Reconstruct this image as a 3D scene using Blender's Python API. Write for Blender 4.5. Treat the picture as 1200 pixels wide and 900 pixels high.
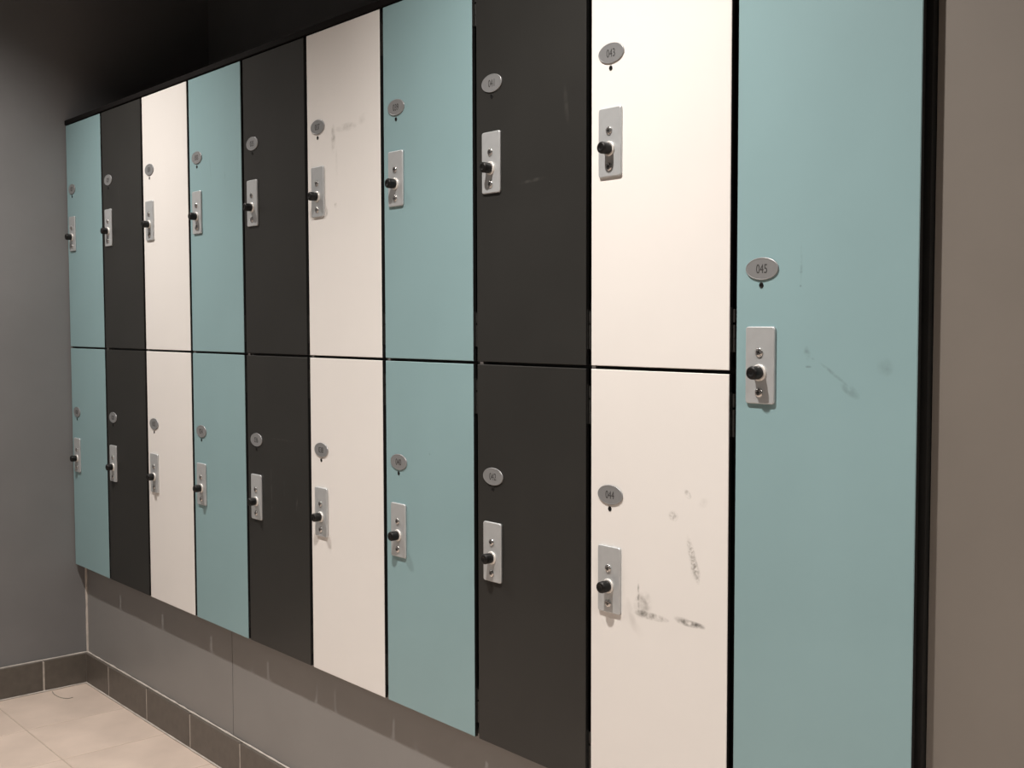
import bpy, bmesh, math, random
from mathutils import Matrix, Vector

for o in list(bpy.data.objects):
    bpy.data.objects.remove(o, do_unlink=True)
S = bpy.context.scene
C = S.collection

# ------------------------------------------------------------------ camera
YAW, PITCH, ROLL, FPX = 0.8562, 0.0528, 0.0025, 1326.9
CAM = Vector((3.7446, -1.3357, 1.1890))
fwd = Vector((-math.sin(YAW)*math.cos(PITCH), math.cos(YAW)*math.cos(PITCH), -math.sin(PITCH)))
right = Vector((math.cos(YAW), math.sin(YAW), 0))
down = fwd.cross(right)
r2 = math.cos(ROLL)*right + math.sin(ROLL)*down
d2 = math.cos(ROLL)*down - math.sin(ROLL)*right
cam = bpy.data.cameras.new('camera')
cam.sensor_fit = 'HORIZONTAL'
cam.sensor_width = 36
cam.lens = FPX*36/1200
cam.clip_start = 0.02
camo = bpy.data.objects.new('camera', cam)
m = Matrix((r2, -d2, -fwd)).transposed().to_4x4()
m.translation = CAM
camo.matrix_world = m
C.objects.link(camo)
S.camera = camo

# ------------------------------------------------------------------ world, exposure, lamp settings
w = bpy.data.worlds.new('world')
S.world = w
w.use_nodes = True
w.node_tree.nodes['Background'].inputs[0].default_value = (0.9, 0.95, 1, 1)
w.node_tree.nodes['Background'].inputs[1].default_value = 0.0
S.view_settings.view_transform = 'Standard'
S.view_settings.look = 'None'
S.view_settings.gamma = 1
S.view_settings.use_curve_mapping = False
S.view_settings.exposure = 0.0

LAMP_COLOR = (1.0, 0.922, 0.85)
LAMP_W = 212
FILL_W = 36            # assumed second row further into the room, added as fill light
FILL_Y = -2.35
LAMP_Y = -0.75
LAMP_X = (0.66, 2.46, 4.36)          # row that washes the lockers
LAMP_CONE = math.radians(125)
LAMP_BLEND = 1.0

# ------------------------------------------------------------------ dimensions (metres)
PITCH_X = 0.30           # locker width
NCOL = 10
GAP = 0.0128             # between doors
GZ = 0.0058
ZM = 1.1172              # centre line between the tiers
ZT = ZM + 0.7148
ZB = ZM - 0.7142
YP = 0.037               # plinth face behind the door faces
YB = 0.505               # wall behind the lockers
DT = 0.008               # door thickness
ZBASE = 0.1027           # top of tile skirting
XR, YR, ZC = 5.6, -2.9, 2.60

# ------------------------------------------------------------------ materials
MATS = {}
def mat(name, col, rough=0.5, metal=0.0, spec=0.5, noise=0.0, nscale=8.0, bump=0.0, bscale=200.0,
        rnd=0.0, emit=None, estr=0.0, scuffs=None):
    if name in MATS:
        return MATS[name]
    M = bpy.data.materials.new(name)
    M.use_nodes = True
    nt = M.node_tree
    N, L = nt.nodes, nt.links
    b = N['Principled BSDF']
    b.inputs['Roughness'].default_value = rough
    b.inputs['Metallic'].default_value = metal
    b.inputs['Specular IOR Level'].default_value = spec
    b.inputs['Base Color'].default_value = (*col, 1)
    if emit:
        b.inputs['Emission Color'].default_value = (*emit, 1)
        b.inputs['Emission Strength'].default_value = estr
    tc = N.new('ShaderNodeTexCoord')
    def math_(op, a, c=None, clamp=False):
        n = N.new('ShaderNodeMath'); n.operation = op; n.use_clamp = clamp
        for i, v in enumerate((a, c)):
            if v is None: continue
            if isinstance(v, (int, float)): n.inputs[i].default_value = v
            else: L.new(v, n.inputs[i])
        return n.outputs[0]
    def mix_(fac, a, c):
        n = N.new('ShaderNodeMix'); n.data_type = 'RGBA'
        if isinstance(fac, (int, float)): n.inputs[0].default_value = fac
        else: L.new(fac, n.inputs[0])
        for i, v in ((6, a), (7, c)):
            if isinstance(v, tuple): n.inputs[i].default_value = (*v, 1)
            else: L.new(v, n.inputs[i])
        return n.outputs[2]
    out = None
    if noise:
        nz = N.new('ShaderNodeTexNoise')
        nz.inputs['Scale'].default_value = nscale
        nz.inputs['Detail'].default_value = 6
        L.new(tc.outputs['Object'], nz.inputs['Vector'])
        lo = tuple(c*(1-noise) for c in col); hi = tuple(min(1, c*(1+noise)) for c in col)
        mr = N.new('ShaderNodeMapRange')
        mr.inputs[1].default_value = 0.3; mr.inputs[2].default_value = 0.7
        L.new(nz.outputs[0], mr.inputs[0])
        out = mix_(mr.outputs[0], lo, hi)
    if rnd:
        oi = N.new('ShaderNodeObjectInfo')
        hsv = N.new('ShaderNodeHueSaturation')
        v = math_('ADD', math_('MULTIPLY', oi.outputs['Random'], 2*rnd), 1-rnd)
        L.new(v, hsv.inputs['Value'])
        if out is None: hsv.inputs['Color'].default_value = (*col, 1)
        else: L.new(out, hsv.inputs['Color'])
        out = hsv.outputs[0]
    if scuffs:
        # each scuff: centre x, z (door coordinates), half-length, half-width, angle, strength, colour, grain scale
        for (sx, sz, rx, rz, ang, st, sc, gs) in scuffs:
            mp = N.new('ShaderNodeMapping'); mp.vector_type = 'TEXTURE'
            mp.inputs['Location'].default_value = (sx, 0, sz)
            mp.inputs['Rotation'].default_value = (0, -ang, 0)
            L.new(tc.outputs['Object'], mp.inputs['Vector'])
            sp = N.new('ShaderNodeSeparateXYZ'); L.new(mp.outputs[0], sp.inputs[0])
            gx = math_('DIVIDE', sp.outputs['X'], rx); gz = math_('DIVIDE', sp.outputs['Z'], rz)
            q = math_('ADD', math_('MULTIPLY', gx, gx), math_('MULTIPLY', gz, gz))
            g = math_('SUBTRACT', 1.0, q, clamp=True)
            nz = N.new('ShaderNodeTexNoise'); nz.inputs['Scale'].default_value = gs; nz.inputs['Detail'].default_value = 5
            L.new(tc.outputs['Object'], nz.inputs['Vector'])
            mr = N.new('ShaderNodeMapRange'); mr.inputs[1].default_value = 0.36; mr.inputs[2].default_value = 0.72
            L.new(nz.outputs[0], mr.inputs[0])
            f = math_('MULTIPLY', math_('MULTIPLY', g, mr.outputs[0]), st, clamp=True)
            out = mix_(f, out if out is not None else col, sc)
    if out is not None:
        L.new(out, b.inputs['Base Color'])
    if bump:
        nb = N.new('ShaderNodeTexNoise'); nb.inputs['Scale'].default_value = bscale; nb.inputs['Detail'].default_value = 4
        L.new(tc.outputs['Object'], nb.inputs['Vector'])
        bp = N.new('ShaderNodeBump'); bp.inputs['Strength'].default_value = bump; bp.inputs['Distance'].default_value = 0.002
        L.new(nb.outputs[0], bp.inputs['Height']); L.new(bp.outputs[0], b.inputs['Normal'])
    MATS[name] = M
    return M

WALL = mat('grey_wall_paint', (0.182, 0.182, 0.186), 0.6, noise=0.05, nscale=5, bump=0.06, bscale=120)
WALLB = mat('warm_grey_wall_paint', (0.180, 0.162, 0.143), 0.6, noise=0.05, nscale=5, bump=0.05, bscale=120)
PLINTH = mat('grey_plinth_panel', (0.228, 0.224, 0.220), 0.38, noise=0.04, nscale=6)
CEIL = mat('dark_ceiling_paint', (0.05, 0.05, 0.05), 0.8, noise=0.05)
SEAM = mat('dark_panel_seam', (0.03, 0.03, 0.03), 0.8, noise=0.05)
CAULK = mat('pale_caulk', (0.50, 0.46, 0.42), 0.6, noise=0.15, nscale=40)
GROUT_D = mat('grey_skirting_grout', (0.44, 0.40, 0.36), 0.8, noise=0.15, nscale=60)
SKIRT = mat('brown_grey_skirting_tile', (0.105, 0.092, 0.079), 0.45, noise=0.12, nscale=40, rnd=0.06)
TILE = mat('beige_floor_tile', (0.60, 0.50, 0.43), 0.40, noise=0.11, nscale=6, rnd=0.03)
GROUT = mat('floor_grout', (0.44, 0.37, 0.31), 0.8, noise=0.1, nscale=60)
BLACK = mat('black_core', (0.006, 0.006, 0.006), 0.55, noise=0.2, nscale=30)
CARC = mat('black_carcass', (0.010, 0.010, 0.0095), 0.5, noise=0.2, nscale=20)
TOPB = mat('matt_black_board', (0.006, 0.005, 0.005), 0.8, spec=0.15, noise=0.2, nscale=20)
METAL = mat('satin_aluminium', (0.54, 0.565, 0.58), 0.42, metal=0.45, noise=0.04, nscale=60)
BADGE = mat('silver_badge', (0.335, 0.345, 0.355), 0.40, metal=0.5, noise=0.03, nscale=90)
CHROME = mat('bright_zinc_screw', (0.60, 0.59, 0.58), 0.2, metal=0.9, noise=0.05, nscale=200)
COLLAR = mat('nickel_collar', (0.80, 0.78, 0.75), 0.3, metal=0.3, noise=0.03, nscale=200)
KNOB = mat('black_plastic', (0.006, 0.006, 0.006), 0.45, spec=0.3, noise=0.1, nscale=100)
INK = mat('dark_grey_print', (0.05, 0.05, 0.05), 0.6, noise=0.05)
HINGE = mat('dull_hinge_steel', (0.05, 0.049, 0.047), 0.45, metal=0.6, noise=0.2, nscale=200)
BUFFER = mat('grey_plastic_buffer', (0.11, 0.105, 0.10), 0.5, noise=0.1)
THREAD = mat('grey_thread', (0.26, 0.25, 0.21), 0.8, noise=0.1)
LAMPTRIM = mat('white_lamp_trim', (0.8, 0.8, 0.78), 0.5, noise=0.02)
LENS = mat('lamp_lens', (0.9, 0.9, 0.9), 0.5, emit=LAMP_COLOR, estr=6.0, noise=0.01)

TEAL_C, DARK_C, WHITE_C = (0.248, 0.385, 0.412), (0.0235, 0.0235, 0.0220), (0.80, 0.785, 0.765)
TEAL = mat('teal_laminate', TEAL_C, 0.42, noise=0.035, nscale=4, spec=0.45)
DARK = mat('charcoal_laminate', DARK_C, 0.45, noise=0.10, nscale=5, spec=0.35)
WHITE = mat('white_laminate', WHITE_C, 0.42, noise=0.015, nscale=5, spec=0.45)
SM = (0.16, 0.15, 0.13); SMD = (0.07, 0.068, 0.06); SMT = (0.10, 0.14, 0.14); LT = (0.11, 0.108, 0.10)

# ------------------------------------------------------------------ mesh helpers
def box(bm, x0, x1, y0, y1, z0, z1, mi=0):
    v = [bm.verts.new(p) for p in ((x0,y0,z0),(x1,y0,z0),(x1,y1,z0),(x0,y1,z0),(x0,y0,z1),(x1,y0,z1),(x1,y1,z1),(x0,y1,z1))]
    fs = []
    for q in ((0,3,2,1),(4,5,6,7),(0,1,5,4),(1,2,6,5),(2,3,7,6),(3,0,4,7)):
        f = bm.faces.new([v[i] for i in q]); f.material_index = mi; fs.append(f)
    return fs

def rings(bm, prof, seg, outline, mi=0, cap0=True, cap1=True):
    """loft: prof = [(scale inset, y)], outline(inset) -> list of (x, z)"""
    prev = None; first = None
    for ins, y in prof:
        cur = [bm.verts.new((x, y, z)) for x, z in outline(ins)]
        if prev:
            n = len(cur)
            for i in range(n):
                f = bm.faces.new((prev[i], prev[(i+1) % n], cur[(i+1) % n], cur[i])); f.material_index = mi; f.smooth = True
        else:
            first = cur
        prev = cur
    if cap1: bm.faces.new(prev).material_index = mi
    if cap0: bm.faces.new(list(reversed(first))).material_index = mi

def ellipse(rx, rz, n):
    return lambda ins: [((rx-ins)*math.cos(2*math.pi*i/n), (rz-ins)*math.sin(2*math.pi*i/n)) for i in range(n)]

def rrect(hx, hz, r, k=5):
    def f(ins):
        out = []
        rr = max(r-ins, 0.0004)
        for cx, cz, a0 in ((1,1,0),(-1,1,90),(-1,-1,180),(1,-1,270)):
            for i in range(k+1):
                a = math.radians(a0+90*i/k)
                out.append((cx*(hx-ins-rr)+rr*math.cos(a), cz*(hz-ins-rr)+rr*math.sin(a)))
        return out
    return f

def finish(name, bm, mats, parent=None, loc=(0, 0, 0), label=None):
    bmesh.ops.recalc_face_normals(bm, faces=bm.faces)
    me = bpy.data.meshes.new(name)
    bm.to_mesh(me); bm.free()
    for m_ in (mats if isinstance(mats, (list, tuple)) else [mats]):
        me.materials.append(m_)
    return link(name, me, parent, loc, label)

def link(name, me, parent=None, loc=(0, 0, 0), label=None):
    o = bpy.data.objects.new(name, me)
    o.location = loc
    o.parent = parent
    if label: o['label'] = label
    C.objects.link(o)
    return o

def struct(o):
    o['kind'] = 'structure'
    return o

def tag(o, label, cat, group=None):
    o['label'] = label; o['category'] = cat
    if group: o['group'] = group
    return o

def boxobj(name, dims, m_, parent=None, bevel=0.0, label=None):
    bm = bmesh.new()
    x0, x1, y0, y1, z0, z1 = dims
    lx, ly, lz = (x0+x1)/2, (y0+y1)/2, z0
    box(bm, x0-lx, x1-lx, y0-ly, y1-ly, 0, z1-z0)
    if bevel:
        bmesh.ops.bevel(bm, geom=list(bm.edges), offset=bevel, segments=1, affect='EDGES')
    return finish(name, bm, m_, parent, (lx, ly, lz), label)

# ------------------------------------------------------------------ room shell
T = 0.12
struct(boxobj('wall_left', (-T, 0, YR, YB, 0, ZC), WALL))
struct(boxobj('wall_back', (-T, 3.0, YB, YB+T, 0, ZC), WALL))
struct(boxobj('wall_beside_lockers', (3.001, XR, 0.025, YB+T, 0, ZC), WALLB))
struct(boxobj('wall_right', (XR, XR+T, YR, YB+T, 0, ZC), WALL))
struct(boxobj('wall_rear', (-T, XR+T, YR-T, YR, 0, ZC), WALL))
struct(boxobj('ceiling', (-T, XR+T, YR-T, YB+T, ZC, ZC+T), CEIL))

# plinth under the lockers: a core and grey facing panels with open joints
pl = struct(boxobj('wall_plinth', (0, 3.0, YP+0.012, YB, 0, ZB), SEAM))
pj = [0.0, 1.032, 2.285, 3.0]
for a, b_ in zip(pj[:-1], pj[1:]):
    bm = bmesh.new()
    box(bm, a+0.0015, b_-0.0015, YP, YP+0.012, 0, ZB-0.001)
    bmesh.ops.bevel(bm, geom=list(bm.edges), offset=0.0007, segments=1, affect='EDGES')
    o = finish('panel', bm, PLINTH, pl)
    o.location = Vector((0, 0, 0)) - Vector(pl.location)

# floor: grout bed with single tiles
fl = struct(boxobj('floor', (-T, XR+T, YR-T, YB, -0.10, -0.0012), GROUT))
FT = 0.297
YF = YP - 0.012
xs = [0.012] + [0.336+FT*i for i in range(18)]
ys = [YF, -0.272] + [-0.272-FT*i for i in range(1, 9)]
xs = [x for x in xs if x < XR-0.05] + [XR]
tile_cache = {}
for i in range(len(xs)-1):
    for j in range(len(ys)-1):
        dx, dy = round(xs[i+1]-xs[i]-0.004, 4), round(ys[j]-ys[j+1]-0.004, 4)
        if (dx, dy) not in tile_cache:
            bm = bmesh.new()
            box(bm, -dx/2, dx/2, -dy/2, dy/2, -0.008, 0)
            top = [e for e in bm.edges if all(v.co.z > -1e-6 for v in e.verts)]
            bmesh.ops.bevel(bm, geom=top, offset=0.0009, segments=1, affect='EDGES')
            me = bpy.data.meshes.new('floor_tile'); bm.to_mesh(me); bm.free(); me.materials.append(TILE)
            tile_cache[(dx, dy)] = me
        p = Vector(((xs[i]+xs[i+1])/2, (ys[j]+ys[j+1])/2, 0))
        link('floor_tile', tile_cache[(dx, dy)], fl, p-Vector(fl.location))

# tile skirting
def skirting(name, along, a0, a1, joints, fixed, depth, cut_first=True):
    """along 'x': on a wall facing -y at y=fixed; along 'y': on a wall facing +x at x=fixed"""
    if along == 'x':
        base = boxobj(name, (a0, a1, fixed-depth+0.0007, fixed, 0, ZBASE-0.0045), GROUT_D)
    else:
        base = boxobj(name, (fixed, fixed+depth-0.0007, a0, a1, 0, ZBASE-0.0045), GROUT_D)
    struct(base)
    js = [a0] + sorted(j for j in joints if a0 < j < a1) + [a1]
    for a, b_ in zip(js[:-1], js[1:]):
        d = b_-a-0.005
        bm = bmesh.new()
        if along == 'x':
            box(bm, -d/2, d/2, -depth/2, depth/2-0.0005, 0, ZBASE-0.0055)
            p = Vector(((a+b_)/2, fixed-depth/2, 0.004))
        else:
            box(bm, -depth/2+0.0005, depth/2, -d/2, d/2, 0, ZBASE-0.0055)
            p = Vector((fixed+depth/2, (a+b_)/2, 0.004))
        bmesh.ops.bevel(bm, geom=list(bm.edges), offset=0.0012, segments=1, affect='EDGES')
        finish('skirting_tile', bm, SKIRT, base, p-Vector(base.location))
    # wavy bead of caulk on top and at the floor
    rng = random.Random(name)
    for zz, off, rr in ((ZBASE-0.0005, 0.0035, 0.0032), (0.002, depth+0.0005, 0.0036)):
        bm = bmesh.new()
        n = max(8, int((a1-a0)/0.03)); prev = None
        for i in range(n+1):
            t = a0+(a1-a0)*i/n
            r_ = rr*(rng.uniform(0.55, 1.25) if zz > 0.05 else rng.uniform(0.7, 1.1))
            ring = []
            for k in range(6):
                an = 2*math.pi*k/6
                u, v = r_*math.cos(an), r_*math.sin(an)*0.8
                q = Vector((t, fixed-off+u, zz+v)) if along == 'x' else Vector((fixed+off+u, t, zz+v))
                ring.append(bm.verts.new(q-Vector(base.location)))
            if prev:
                for k in range(6):
                    bm.faces.new((prev[k], prev[(k+1) % 6], ring[(k+1) % 6], ring[k])).smooth = True
            prev = ring
        finish('caulk_bead', bm, CAULK, base)
    return base

FTB = 0.2955
skirting('baseboard_back', 'x', 0.012, XR, [0.204+FTB*i for i in range(20)], YP, 0.013)
skirting('baseboard_left', 'y', YR, YP, [YP-0.150-FTB*i for i in range(12)], 0.0, 0.013)

# caulk in the corner between side wall and plinth
bm = bmesh.new()
rng = random.Random(5); prev = None
for i in range(13):
    z = ZBASE+(ZB-ZBASE)*i/12
    r_ = 0.0055*rng.uniform(0.8, 1.15)
    ring = [bm.verts.new((0.001+r_*math.cos(a)*0.9, YP-0.001+r_*math.sin(a)*0.9, z)) for a in [2*math.pi*k/6 for k in range(6)]]
    if prev:
        for k in range(6): bm.faces.new((prev[k], prev[(k+1) % 6], ring[(k+1) % 6], ring[k])).smooth = True
    prev = ring
o = finish('corner_bead', bm, CAULK, pl); o.location = -Vector(pl.location)

# ------------------------------------------------------------------ lock hardware (shared meshes)
def mesh_of(name, bm, mats):
    bmesh.ops.recalc_face_normals(bm, faces=bm.faces)
    me = bpy.data.meshes.new(name); bm.to_mesh(me); bm.free()
    for m_ in mats: me.materials.append(m_)
    return me

# plate: pressed tray with rounded corners, front at y = -0.0042
bm = bmesh.new()
rings(bm, [(0, 0), (0, -0.0028), (0.0005, -0.0037), (0.0014, -0.0042)], 0, rrect(0.0253, 0.0555, 0.0045))
me_plate = mesh_of('lock_plate', bm, [METAL])
# screw: domed head with cross recess and washer rim
bm = bmesh.new()
rings(bm, [(0, 0), (0, -0.0012), (0.0012, -0.0022), (0.0030, -0.0028)], 0, ellipse(0.0068, 0.0068, 20))
for a in (0.5, 0.5+math.pi/2):
    fs = box(bm, -0.0034, 0.0034, -0.00295, -0.0027, -0.0007, 0.0007, 1)
    vs = {v for f in fs for v in f.verts}
    bmesh.ops.rotate(bm, verts=list(vs), cent=(0, 0, 0), matrix=Matrix.Rotation(a, 3, 'Y'))
me_screw = mesh_of('screw', bm, [CHROME, KNOB])
# collar
bm = bmesh.new()
rings(bm, [(0, 0), (0, -0.0018), (0.0006, -0.0028), (0.0020, -0.0031)], 0, ellipse(0.0121, 0.0121, 28))
me_collar = mesh_of('lock_collar', bm, [COLLAR])
# knob: fluted black grip, domed end with a small dimple
def knob_outline(ins):
    n = 48
    return [((0.0097-ins)*(1-0.02*(i % 4 == 0))*math.cos(2*math.pi*i/n), (0.0097-ins)*(1-0.02*(i % 4 == 0))*math.sin(2*math.pi*i/n)) for i in range(n)]
bm = bmesh.new()
rings(bm, [(0.0010, 0), (0.0003, -0.002), (0, -0.007), (0, -0.0150), (0.0008, -0.0170), (0.0026, -0.0182), (0.0052, -0.0184), (0.0058, -0.0178), (0.0084, -0.0176)], 0, knob_outline)
me_knob = mesh_of('lock_knob', bm, [KNOB])
# number badge: oval disc with raised rim
bm = bmesh.new()
rings(bm, [(0, 0), (0, -0.0014), (0.0006, -0.0021), (0.0016, -0.0021), (0.0019, -0.0018)], 0, ellipse(0.0284, 0.0163, 40))
me_badge = mesh_of('number_badge', bm, [BADGE])
# pin hole: black ferrule with a sunk centre
bm = bmesh.new()
rings(bm, [(0, 0), (0, -0.0006), (0.0007, -0.0008), (0.0012, -0.0002), (0.0026, -0.0001)], 0, ellipse(0.0037, 0.0042, 16))
me_hole = mesh_of('pin_hole', bm, [KNOB])
# hinge: leaf on the door edge with knuckles
bm = bmesh.new()
box(bm, 0, 0.0012, 0.003, DT, -0.033, 0.033)
for z0 in (-0.033, -0.0125, 0.011):
    seg = 8; r_ = 0.0027
    c0, c1 = z0, z0+0.0195
    lo = [bm.verts.new((0.0032+r_*math.cos(2*math.pi*i/seg), 0.0085+r_*math.sin(2*math.pi*i/seg), c0)) for i in range(seg)]
    hi = [bm.verts.new((v.co.x, v.co.y, c1)) for v in lo]
    for i in range(seg): bm.faces.new((lo[i], lo[(i+1) % seg], hi[(i+1) % seg], hi[i]))
    bm.faces.new(list(reversed(lo))); bm.faces.new(hi)
me_hinge = mesh_of('hinge', bm, [HINGE])
# buffer between the tiers
bm = bmesh.new(); box(bm, 0, 0.009, 0.0008, DT-0.002, 0, GZ-0.0008)
bmesh.ops.bevel(bm, geom=list(bm.edges), offset=0.0006, segments=1, affect='EDGES')
me_buffer = mesh_of('door_buffer', bm, [BUFFER])

def digits(txt):
    cu = bpy.data.curves.new('digits', 'FONT')
    cu.body = txt; cu.size = 0.0185; cu.align_x = 'CENTER'; cu.align_y = 'CENTER'; cu.extrude = 0.0002
    tmp = bpy.data.objects.new('digits', cu); C.objects.link(tmp)
    bpy.context.view_layer.update()
    me = bpy.data.meshes.new_from_object(tmp.evaluated_get(bpy.context.evaluated_depsgraph_get()))
    bpy.data.objects.remove(tmp, do_unlink=True)
    xs_ = [v.co.x for v in me.vertices]; ys_ = [v.co.y for v in me.vertices]
    cx, cy = (min(xs_)+max(xs_))/2, (min(ys_)+max(ys_))/2
    for v in me.vertices:      # stand upright on the door, facing -y, narrow lettering
        x, y, z = v.co
        v.co = ((x-cx)*0.72, -z, y-cy)
    me.materials.clear(); me.materials.append(INK)
    return me

# ------------------------------------------------------------------ lockers
def door_mesh(w_, h_, m_):
    """laminate face with a fine eased edge on a black core; local x 0..w, z 0..h, front at y=0"""
    bm = bmesh.new()
    e = 0.0009
    def ring(ins, y): return [bm.verts.new(p) for p in ((ins, y, ins), (w_-ins, y, ins), (w_-ins, y, h_-ins), (ins, y, h_-ins))]
    a, b_, c_, d_ = ring(e, 0), ring(0, e), ring(0, e+0.0003), ring(0, DT)
    bm.faces.new(a)
    for p, q, mi in ((a, b_, 0), (b_, c_, 0), (c_, d_, 1)):
        for i in range(4):
            f = bm.faces.new((p[i], p[(i+1) % 4], q[(i+1) % 4], q[i])); f.material_index = mi
    bm.faces.new(list(reversed(d_))).material_index = 1
    return mesh_of('door', bm, [m_, BLACK])

def carcass_mesh(h_):
    bm = bmesh.new()
    x0, x1, y0, y1, t = 0.0005, PITCH_X-0.0005, 0.0155, YB-0.004, 0.012
    box(bm, x0, x0+t, y0, y1, 0, h_); box(bm, x1-t, x1, y0, y1, 0, h_)
    box(bm, x0+t, x1-t, y0, y1, 0, t); box(bm, x0+t, x1-t, y0, y1, h_-t, h_)
    box(bm, x0+t, x1-t, y1-0.006, y1, t, h_-t)
    return mesh_of('carcass', bm, [CARC])

H_UP = ZT-ZM-GZ/2; H_LO = ZM-GZ/2-ZB; H_FULL = ZT-ZB
DW = PITCH_X-GAP
cache = {}
def cached(key, fn):
    if key not in cache: cache[key] = fn()
    return cache[key]

special = {
    '037': [(0.108, 0.472, 0.010, 0.034, 0, 0.75, SM, 60), (0.160, 0.490, 0.045, 0.010, 0.0, 0.55, SM, 45), (0.224, 0.500, 0.02, 0.012, 0.4, 0.3, SM, 45),
            (0.115, 0.328, 0.008, 0.007, 0, 0.6, SM, 90), (0.12, 0.41, 0.006, 0.05, 0, 0.2, SM, 40)],
    '044': [(0.108, 0.345, 0.003, 0.030, 0, 1.0, SMD, 120), (0.118, 0.335, 0.020, 0.026, -0.5, 0.7, SM, 60), (0.135, 0.320, 0.040, 0.007, 0, 1.1, SM, 90),
            (0.118, 0.322, 0.010, 0.006, 0, 1.0, SMD, 150), (0.218, 0.324, 0.034, 0.006, 0.0, 1.3, SMD, 90), (0.200, 0.327, 0.020, 0.005, 0.0, 0.6, SM, 60),
            (0.221, 0.424, 0.008, 0.040, 0.3, 0.8, SM, 230), (0.226, 0.408, 0.010, 0.020, 0.3, 0.6, SM, 230), (0.210, 0.524, 0.009, 0.006, -0.8, 1.0, SM, 110),
            (0.181, 0.487, 0.011, 0.009, 0, 0.7, SM, 200), (0.24, 0.514, 0.012, 0.008, 0.6, 0.2, SM, 90), (0.093, 0.315, 0.008, 0.03, 0.35, 0.25, SM, 30)],
    '045': [(0.190, 0.696, 0.019, 0.008, -0.6, 0.75, SMT, 60), (0.165, 0.717, 0.030, 0.003, -0.6, 0.7, SMT, 80), (0.124, 0.726, 0.006, 0.002, 0, 1.0, SMT, 100),
            (0.122, 0.745, 0.006, 0.012, 0.3, 0.45, SMT, 120), (0.131, 0.736, 0.004, 0.003, 0, 0.8, SMT, 150), (0.242, 0.729, 0.014, 0.014, 0.5, 0.4, SMT, 60),
            (0.111, 0.868, 0.0025, 0.03, 0, 0.4, SMT, 90), (0.110, 0.838, 0.002, 0.002, 0, 1.0, SMT, 200), (0.111, 0.857, 0.003, 0.002, 0, 0.8, SMT, 200)],
    '036': [(0.115, 0.39, 0.0022, 0.08, 0.02, 0.8, LT, 60), (0.176, 0.394, 0.004, 0.03, 0, 0.4, LT, 60), (0.234, 0.367, 0.004, 0.016, -0.25, 0.7, LT, 60), (0.17, 0.514, 0.06, 0.003, 0, 0.4, LT, 60)],
    '029': [(0.122, 0.455, 0.003, 0.03, 0.12, 0.5, LT, 50)],
    '041': [(0.155, 0.320, 0.04, 0.004, 0.06, 0.5, LT, 70), (0.24, 0.44, 0.006, 0.04, 0.1, 0.3, LT, 50)],
    '033': [(0.12, 0.47, 0.002, 0.045, 0.1, 0.5, SMT, 80), (0.20, 0.44, 0.002, 0.03, 0.1, 0.5, SMT, 80)],
    '040': [(0.15, 0.53, 0.003, 0.003, 0, 0.9, SMT, 200)],
}
base_cols = {'teal': (TEAL, TEAL_C, 0.035, 4), 'charcoal': (DARK, DARK_C, 0.10, 5), 'white': (WHITE, WHITE_C, 0.015, 5)}
seq = ['teal', 'charcoal', 'white']
ordinal = ['in the corner against the grey side wall', 'second column from the grey corner wall', 'third column from the grey corner wall',
           'fourth column from the grey corner wall', 'fifth column from the grey corner wall', 'sixth column from the grey corner wall',
           'seventh column from the grey corner wall']

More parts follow.
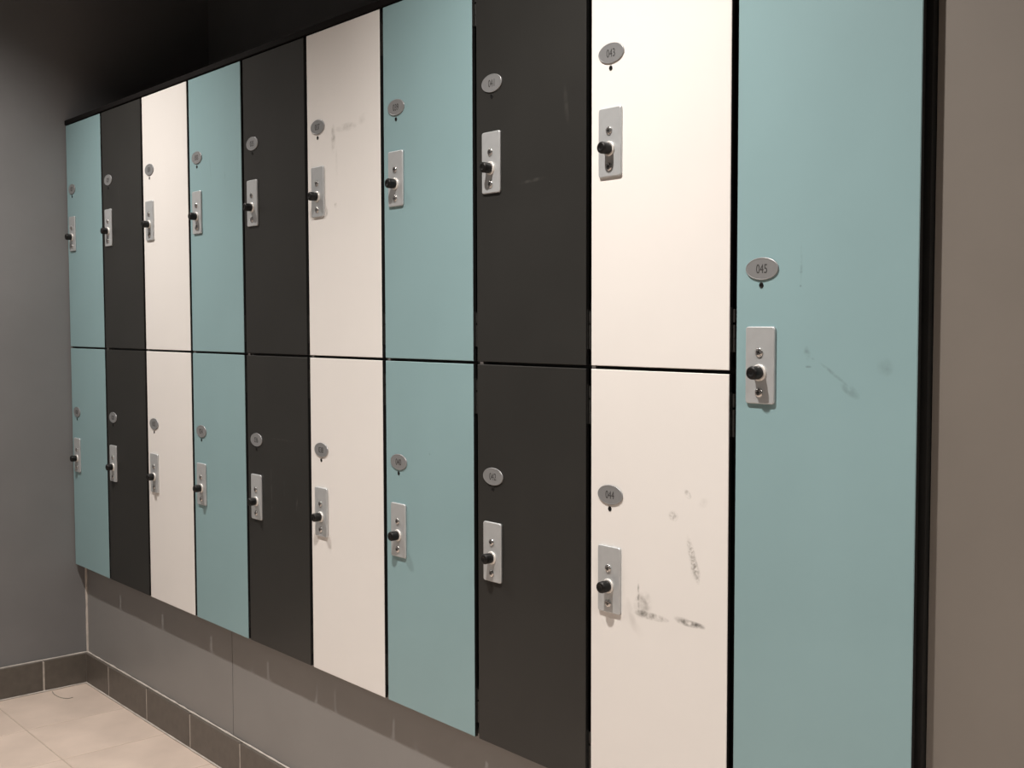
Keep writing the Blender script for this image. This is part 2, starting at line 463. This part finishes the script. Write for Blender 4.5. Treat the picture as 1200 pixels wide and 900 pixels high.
def locker(col, tier):
    cname = seq[col % 3]
    num = '%03d' % (27+2*col+(1 if tier == 'lower' else 0))
    z0 = {'upper': ZM+GZ/2, 'lower': ZB, 'full': ZB}[tier]
    h_ = {'upper': H_UP, 'lower': H_LO, 'full': H_FULL}[tier]
    e = bpy.data.objects.new('locker', None); C.objects.link(e)
    e.empty_display_size = 0.05
    e.location = (col*PITCH_X, 0, z0)
    if tier == 'full':
        lab = 'teal full-height locker numbered 045 at the end of the row'
    elif col >= 7:
        lab = '%s %s locker with oval badge numbered %s' % (tier, cname, num)
    else:
        lab = '%s %s locker, %s' % (tier, cname, ordinal[col])
        if num == '037': lab = 'upper white locker with a grey smudge, sixth column from the grey corner wall'
    if num == '044': lab = 'lower white locker numbered 044 with dark scuff marks'
    tag(e, lab, 'locker', 'lockers in the wall bank')
    ch = h_-(0.0005 if tier == 'upper' else 0.0)+(GZ if tier == 'lower' else 0)-0.001
    link('carcass', cached(('c', tier), lambda: carcass_mesh(ch)), e, (0, 0, 0.0005), 'black locker box')
    bm_, colr, nz, ns = base_cols[cname]
    m_ = bm_
    if num in special:
        m_ = mat(cname+'_laminate_'+num, colr, 0.42, noise=nz, nscale=ns, spec=0.45, scuffs=special[num])
        dm = door_mesh(DW, h_, m_)
    else:
        dm = cached(('d', cname, tier), lambda: door_mesh(DW, h_, m_))
    d = link('door', dm, e, (GAP/2, 0, 0), cname+' laminate door')
    rel = {'upper': (0.3655, 0.508), 'lower': (-0.3495, -0.209), 'full': (0.012, 0.150)}[tier]
    off = ZM-z0
    px = 0.0515-GAP/2
    rng = random.Random(num)
    pz = rel[0]+off
    link('lock_plate', me_plate, d, (px, 0, pz), 'satin metal lock plate')
    for dz in (0.0185, -0.0395):
        s = link('screw', me_screw, d, (px-0.0006, -0.0041, pz+dz)); s.rotation_euler.y = rng.uniform(0, 3)
    link('lock_collar', me_collar, d, (px, -0.0041, pz-0.0105), 'bright metal collar')
    link('lock_knob', me_knob, d, (px, -0.0066, pz-0.0105), 'black lock knob')
    bz = rel[1]+off
    link('number_badge', me_badge, d, (px+0.0005, 0, bz), 'oval silver badge')
    link('number_digits', digits(num), d, (px+0.0005, -0.0019, bz), 'dark number '+num)
    link('pin_hole', me_hole, d, (px-0.001, 0, bz-0.0235), 'small black hole under the badge')
    hz = [0.060, h_-0.060]
    for z in hz:
        link('hinge', me_hinge, d, (DW, 0, z))
    if tier == 'upper':
        link('door_buffer', me_buffer, e, (GAP/2+(0.0005 if col == 8 else 0.007), 0, -GZ+0.0004))
    return e

for c_ in range(NCOL):
    for tier in (('full',) if c_ == NCOL-1 else ('upper', 'lower')):
        locker(c_, tier)

# continuous black top board
o = boxobj('black_board', (0.001, 3.0, -0.002, YB-0.002, ZT+0.0035, ZT+0.0175), TOPB, bevel=0.001)
tag(o, 'thin black board lying along the top of the lockers', 'board')

# thread on the floor tile
import_pts = [(0.030, -0.093), (0.067, -0.098), (0.107, -0.094), (0.131, -0.080), (0.133, -0.064)]
bm = bmesh.new(); prev = None
def cr(p0, p1, p2, p3, t):
    return tuple(0.5*((2*b)+(c-a)*t+(2*a-5*b+4*c-d)*t*t+(3*b-a-3*c+d)*t**3) for a, b, c, d in zip(p0, p1, p2, p3))
P_ = [import_pts[0]]+import_pts+[import_pts[-1]]
path = [cr(P_[i], P_[i+1], P_[i+2], P_[i+3], t/6) for i in range(len(P_)-3) for t in range(6)]+[import_pts[-1]]
for i, p in enumerate(path):
    q = path[min(i+1, len(path)-1)]; pp = path[max(i-1, 0)]
    t_ = Vector((q[0]-pp[0], q[1]-pp[1], 0)).normalized(); n_ = Vector((-t_.y, t_.x, 0))
    ring = [bm.verts.new(Vector((p[0]-0.09, p[1]+0.085, 0.0011))+n_*0.0011*math.cos(a)+Vector((0, 0, 0.0010*math.sin(a)))) for a in [2*math.pi*k/6 for k in range(6)]]
    if prev:
        for k in range(6): bm.faces.new((prev[k], prev[(k+1) % 6], ring[(k+1) % 6], ring[k])).smooth = True
    prev = ring
o = finish('thread', bm, THREAD, None, (0.09, -0.085, 0))
tag(o, 'loose grey thread lying on the beige floor tile in the corner', 'thread')

# ------------------------------------------------------------------ ceiling downlights and added fill row
def downlight(x, y, label, watts):
    e = bpy.data.objects.new('downlight', None); C.objects.link(e)
    e.location = (x, y, ZC)
    tag(e, label, 'lamp', 'ceiling downlights')
    bm = bmesh.new(); n = 32
    prof = [(0.062, 0.0), (0.062, -0.004), (0.050, -0.005), (0.046, -0.0005)]
    prev = None
    for r_, z in prof:
        cur = [bm.verts.new((r_*math.cos(2*math.pi*i/n), r_*math.sin(2*math.pi*i/n), z)) for i in range(n)]
        if prev:
            for i in range(n): bm.faces.new((prev[i], prev[(i+1) % n], cur[(i+1) % n], cur[i])).smooth = True
        prev = cur
    finish('trim_ring', bm, LAMPTRIM, e)
    bm = bmesh.new()
    bm.faces.new([bm.verts.new((0.046*math.cos(2*math.pi*i/n), 0.046*math.sin(2*math.pi*i/n), -0.0010)) for i in range(n)])
    finish('lens', bm, LENS, e)
    li = bpy.data.lights.new('downlight_beam', 'SPOT')
    li.energy = watts; li.color = LAMP_COLOR; li.spot_size = LAMP_CONE; li.spot_blend = LAMP_BLEND
    li.shadow_soft_size = 0.024
    lo = bpy.data.objects.new('downlight_beam', li); lo.parent = e; lo.location = (0, 0, -0.012)
    C.objects.link(lo)

downlight(LAMP_X[0], LAMP_Y, 'round ceiling downlight near the corner wall, over the lockers', LAMP_W*0.80)
downlight(LAMP_X[1], LAMP_Y, 'round ceiling downlight over the middle of the locker row', LAMP_W)
downlight(LAMP_X[2], LAMP_Y, 'round ceiling downlight over the wall beside the lockers', LAMP_W)
downlight(LAMP_X[0], FILL_Y, 'added round fill light near the corner wall, in the row away from the lockers', FILL_W)  # weak unseen row, added only to fill in light on the lockers
downlight(LAMP_X[1], FILL_Y, 'middle added round fill light in the row away from the lockers', FILL_W)
downlight(LAMP_X[2], FILL_Y, 'added round fill light near the far side wall, in the row away from the lockers', FILL_W)
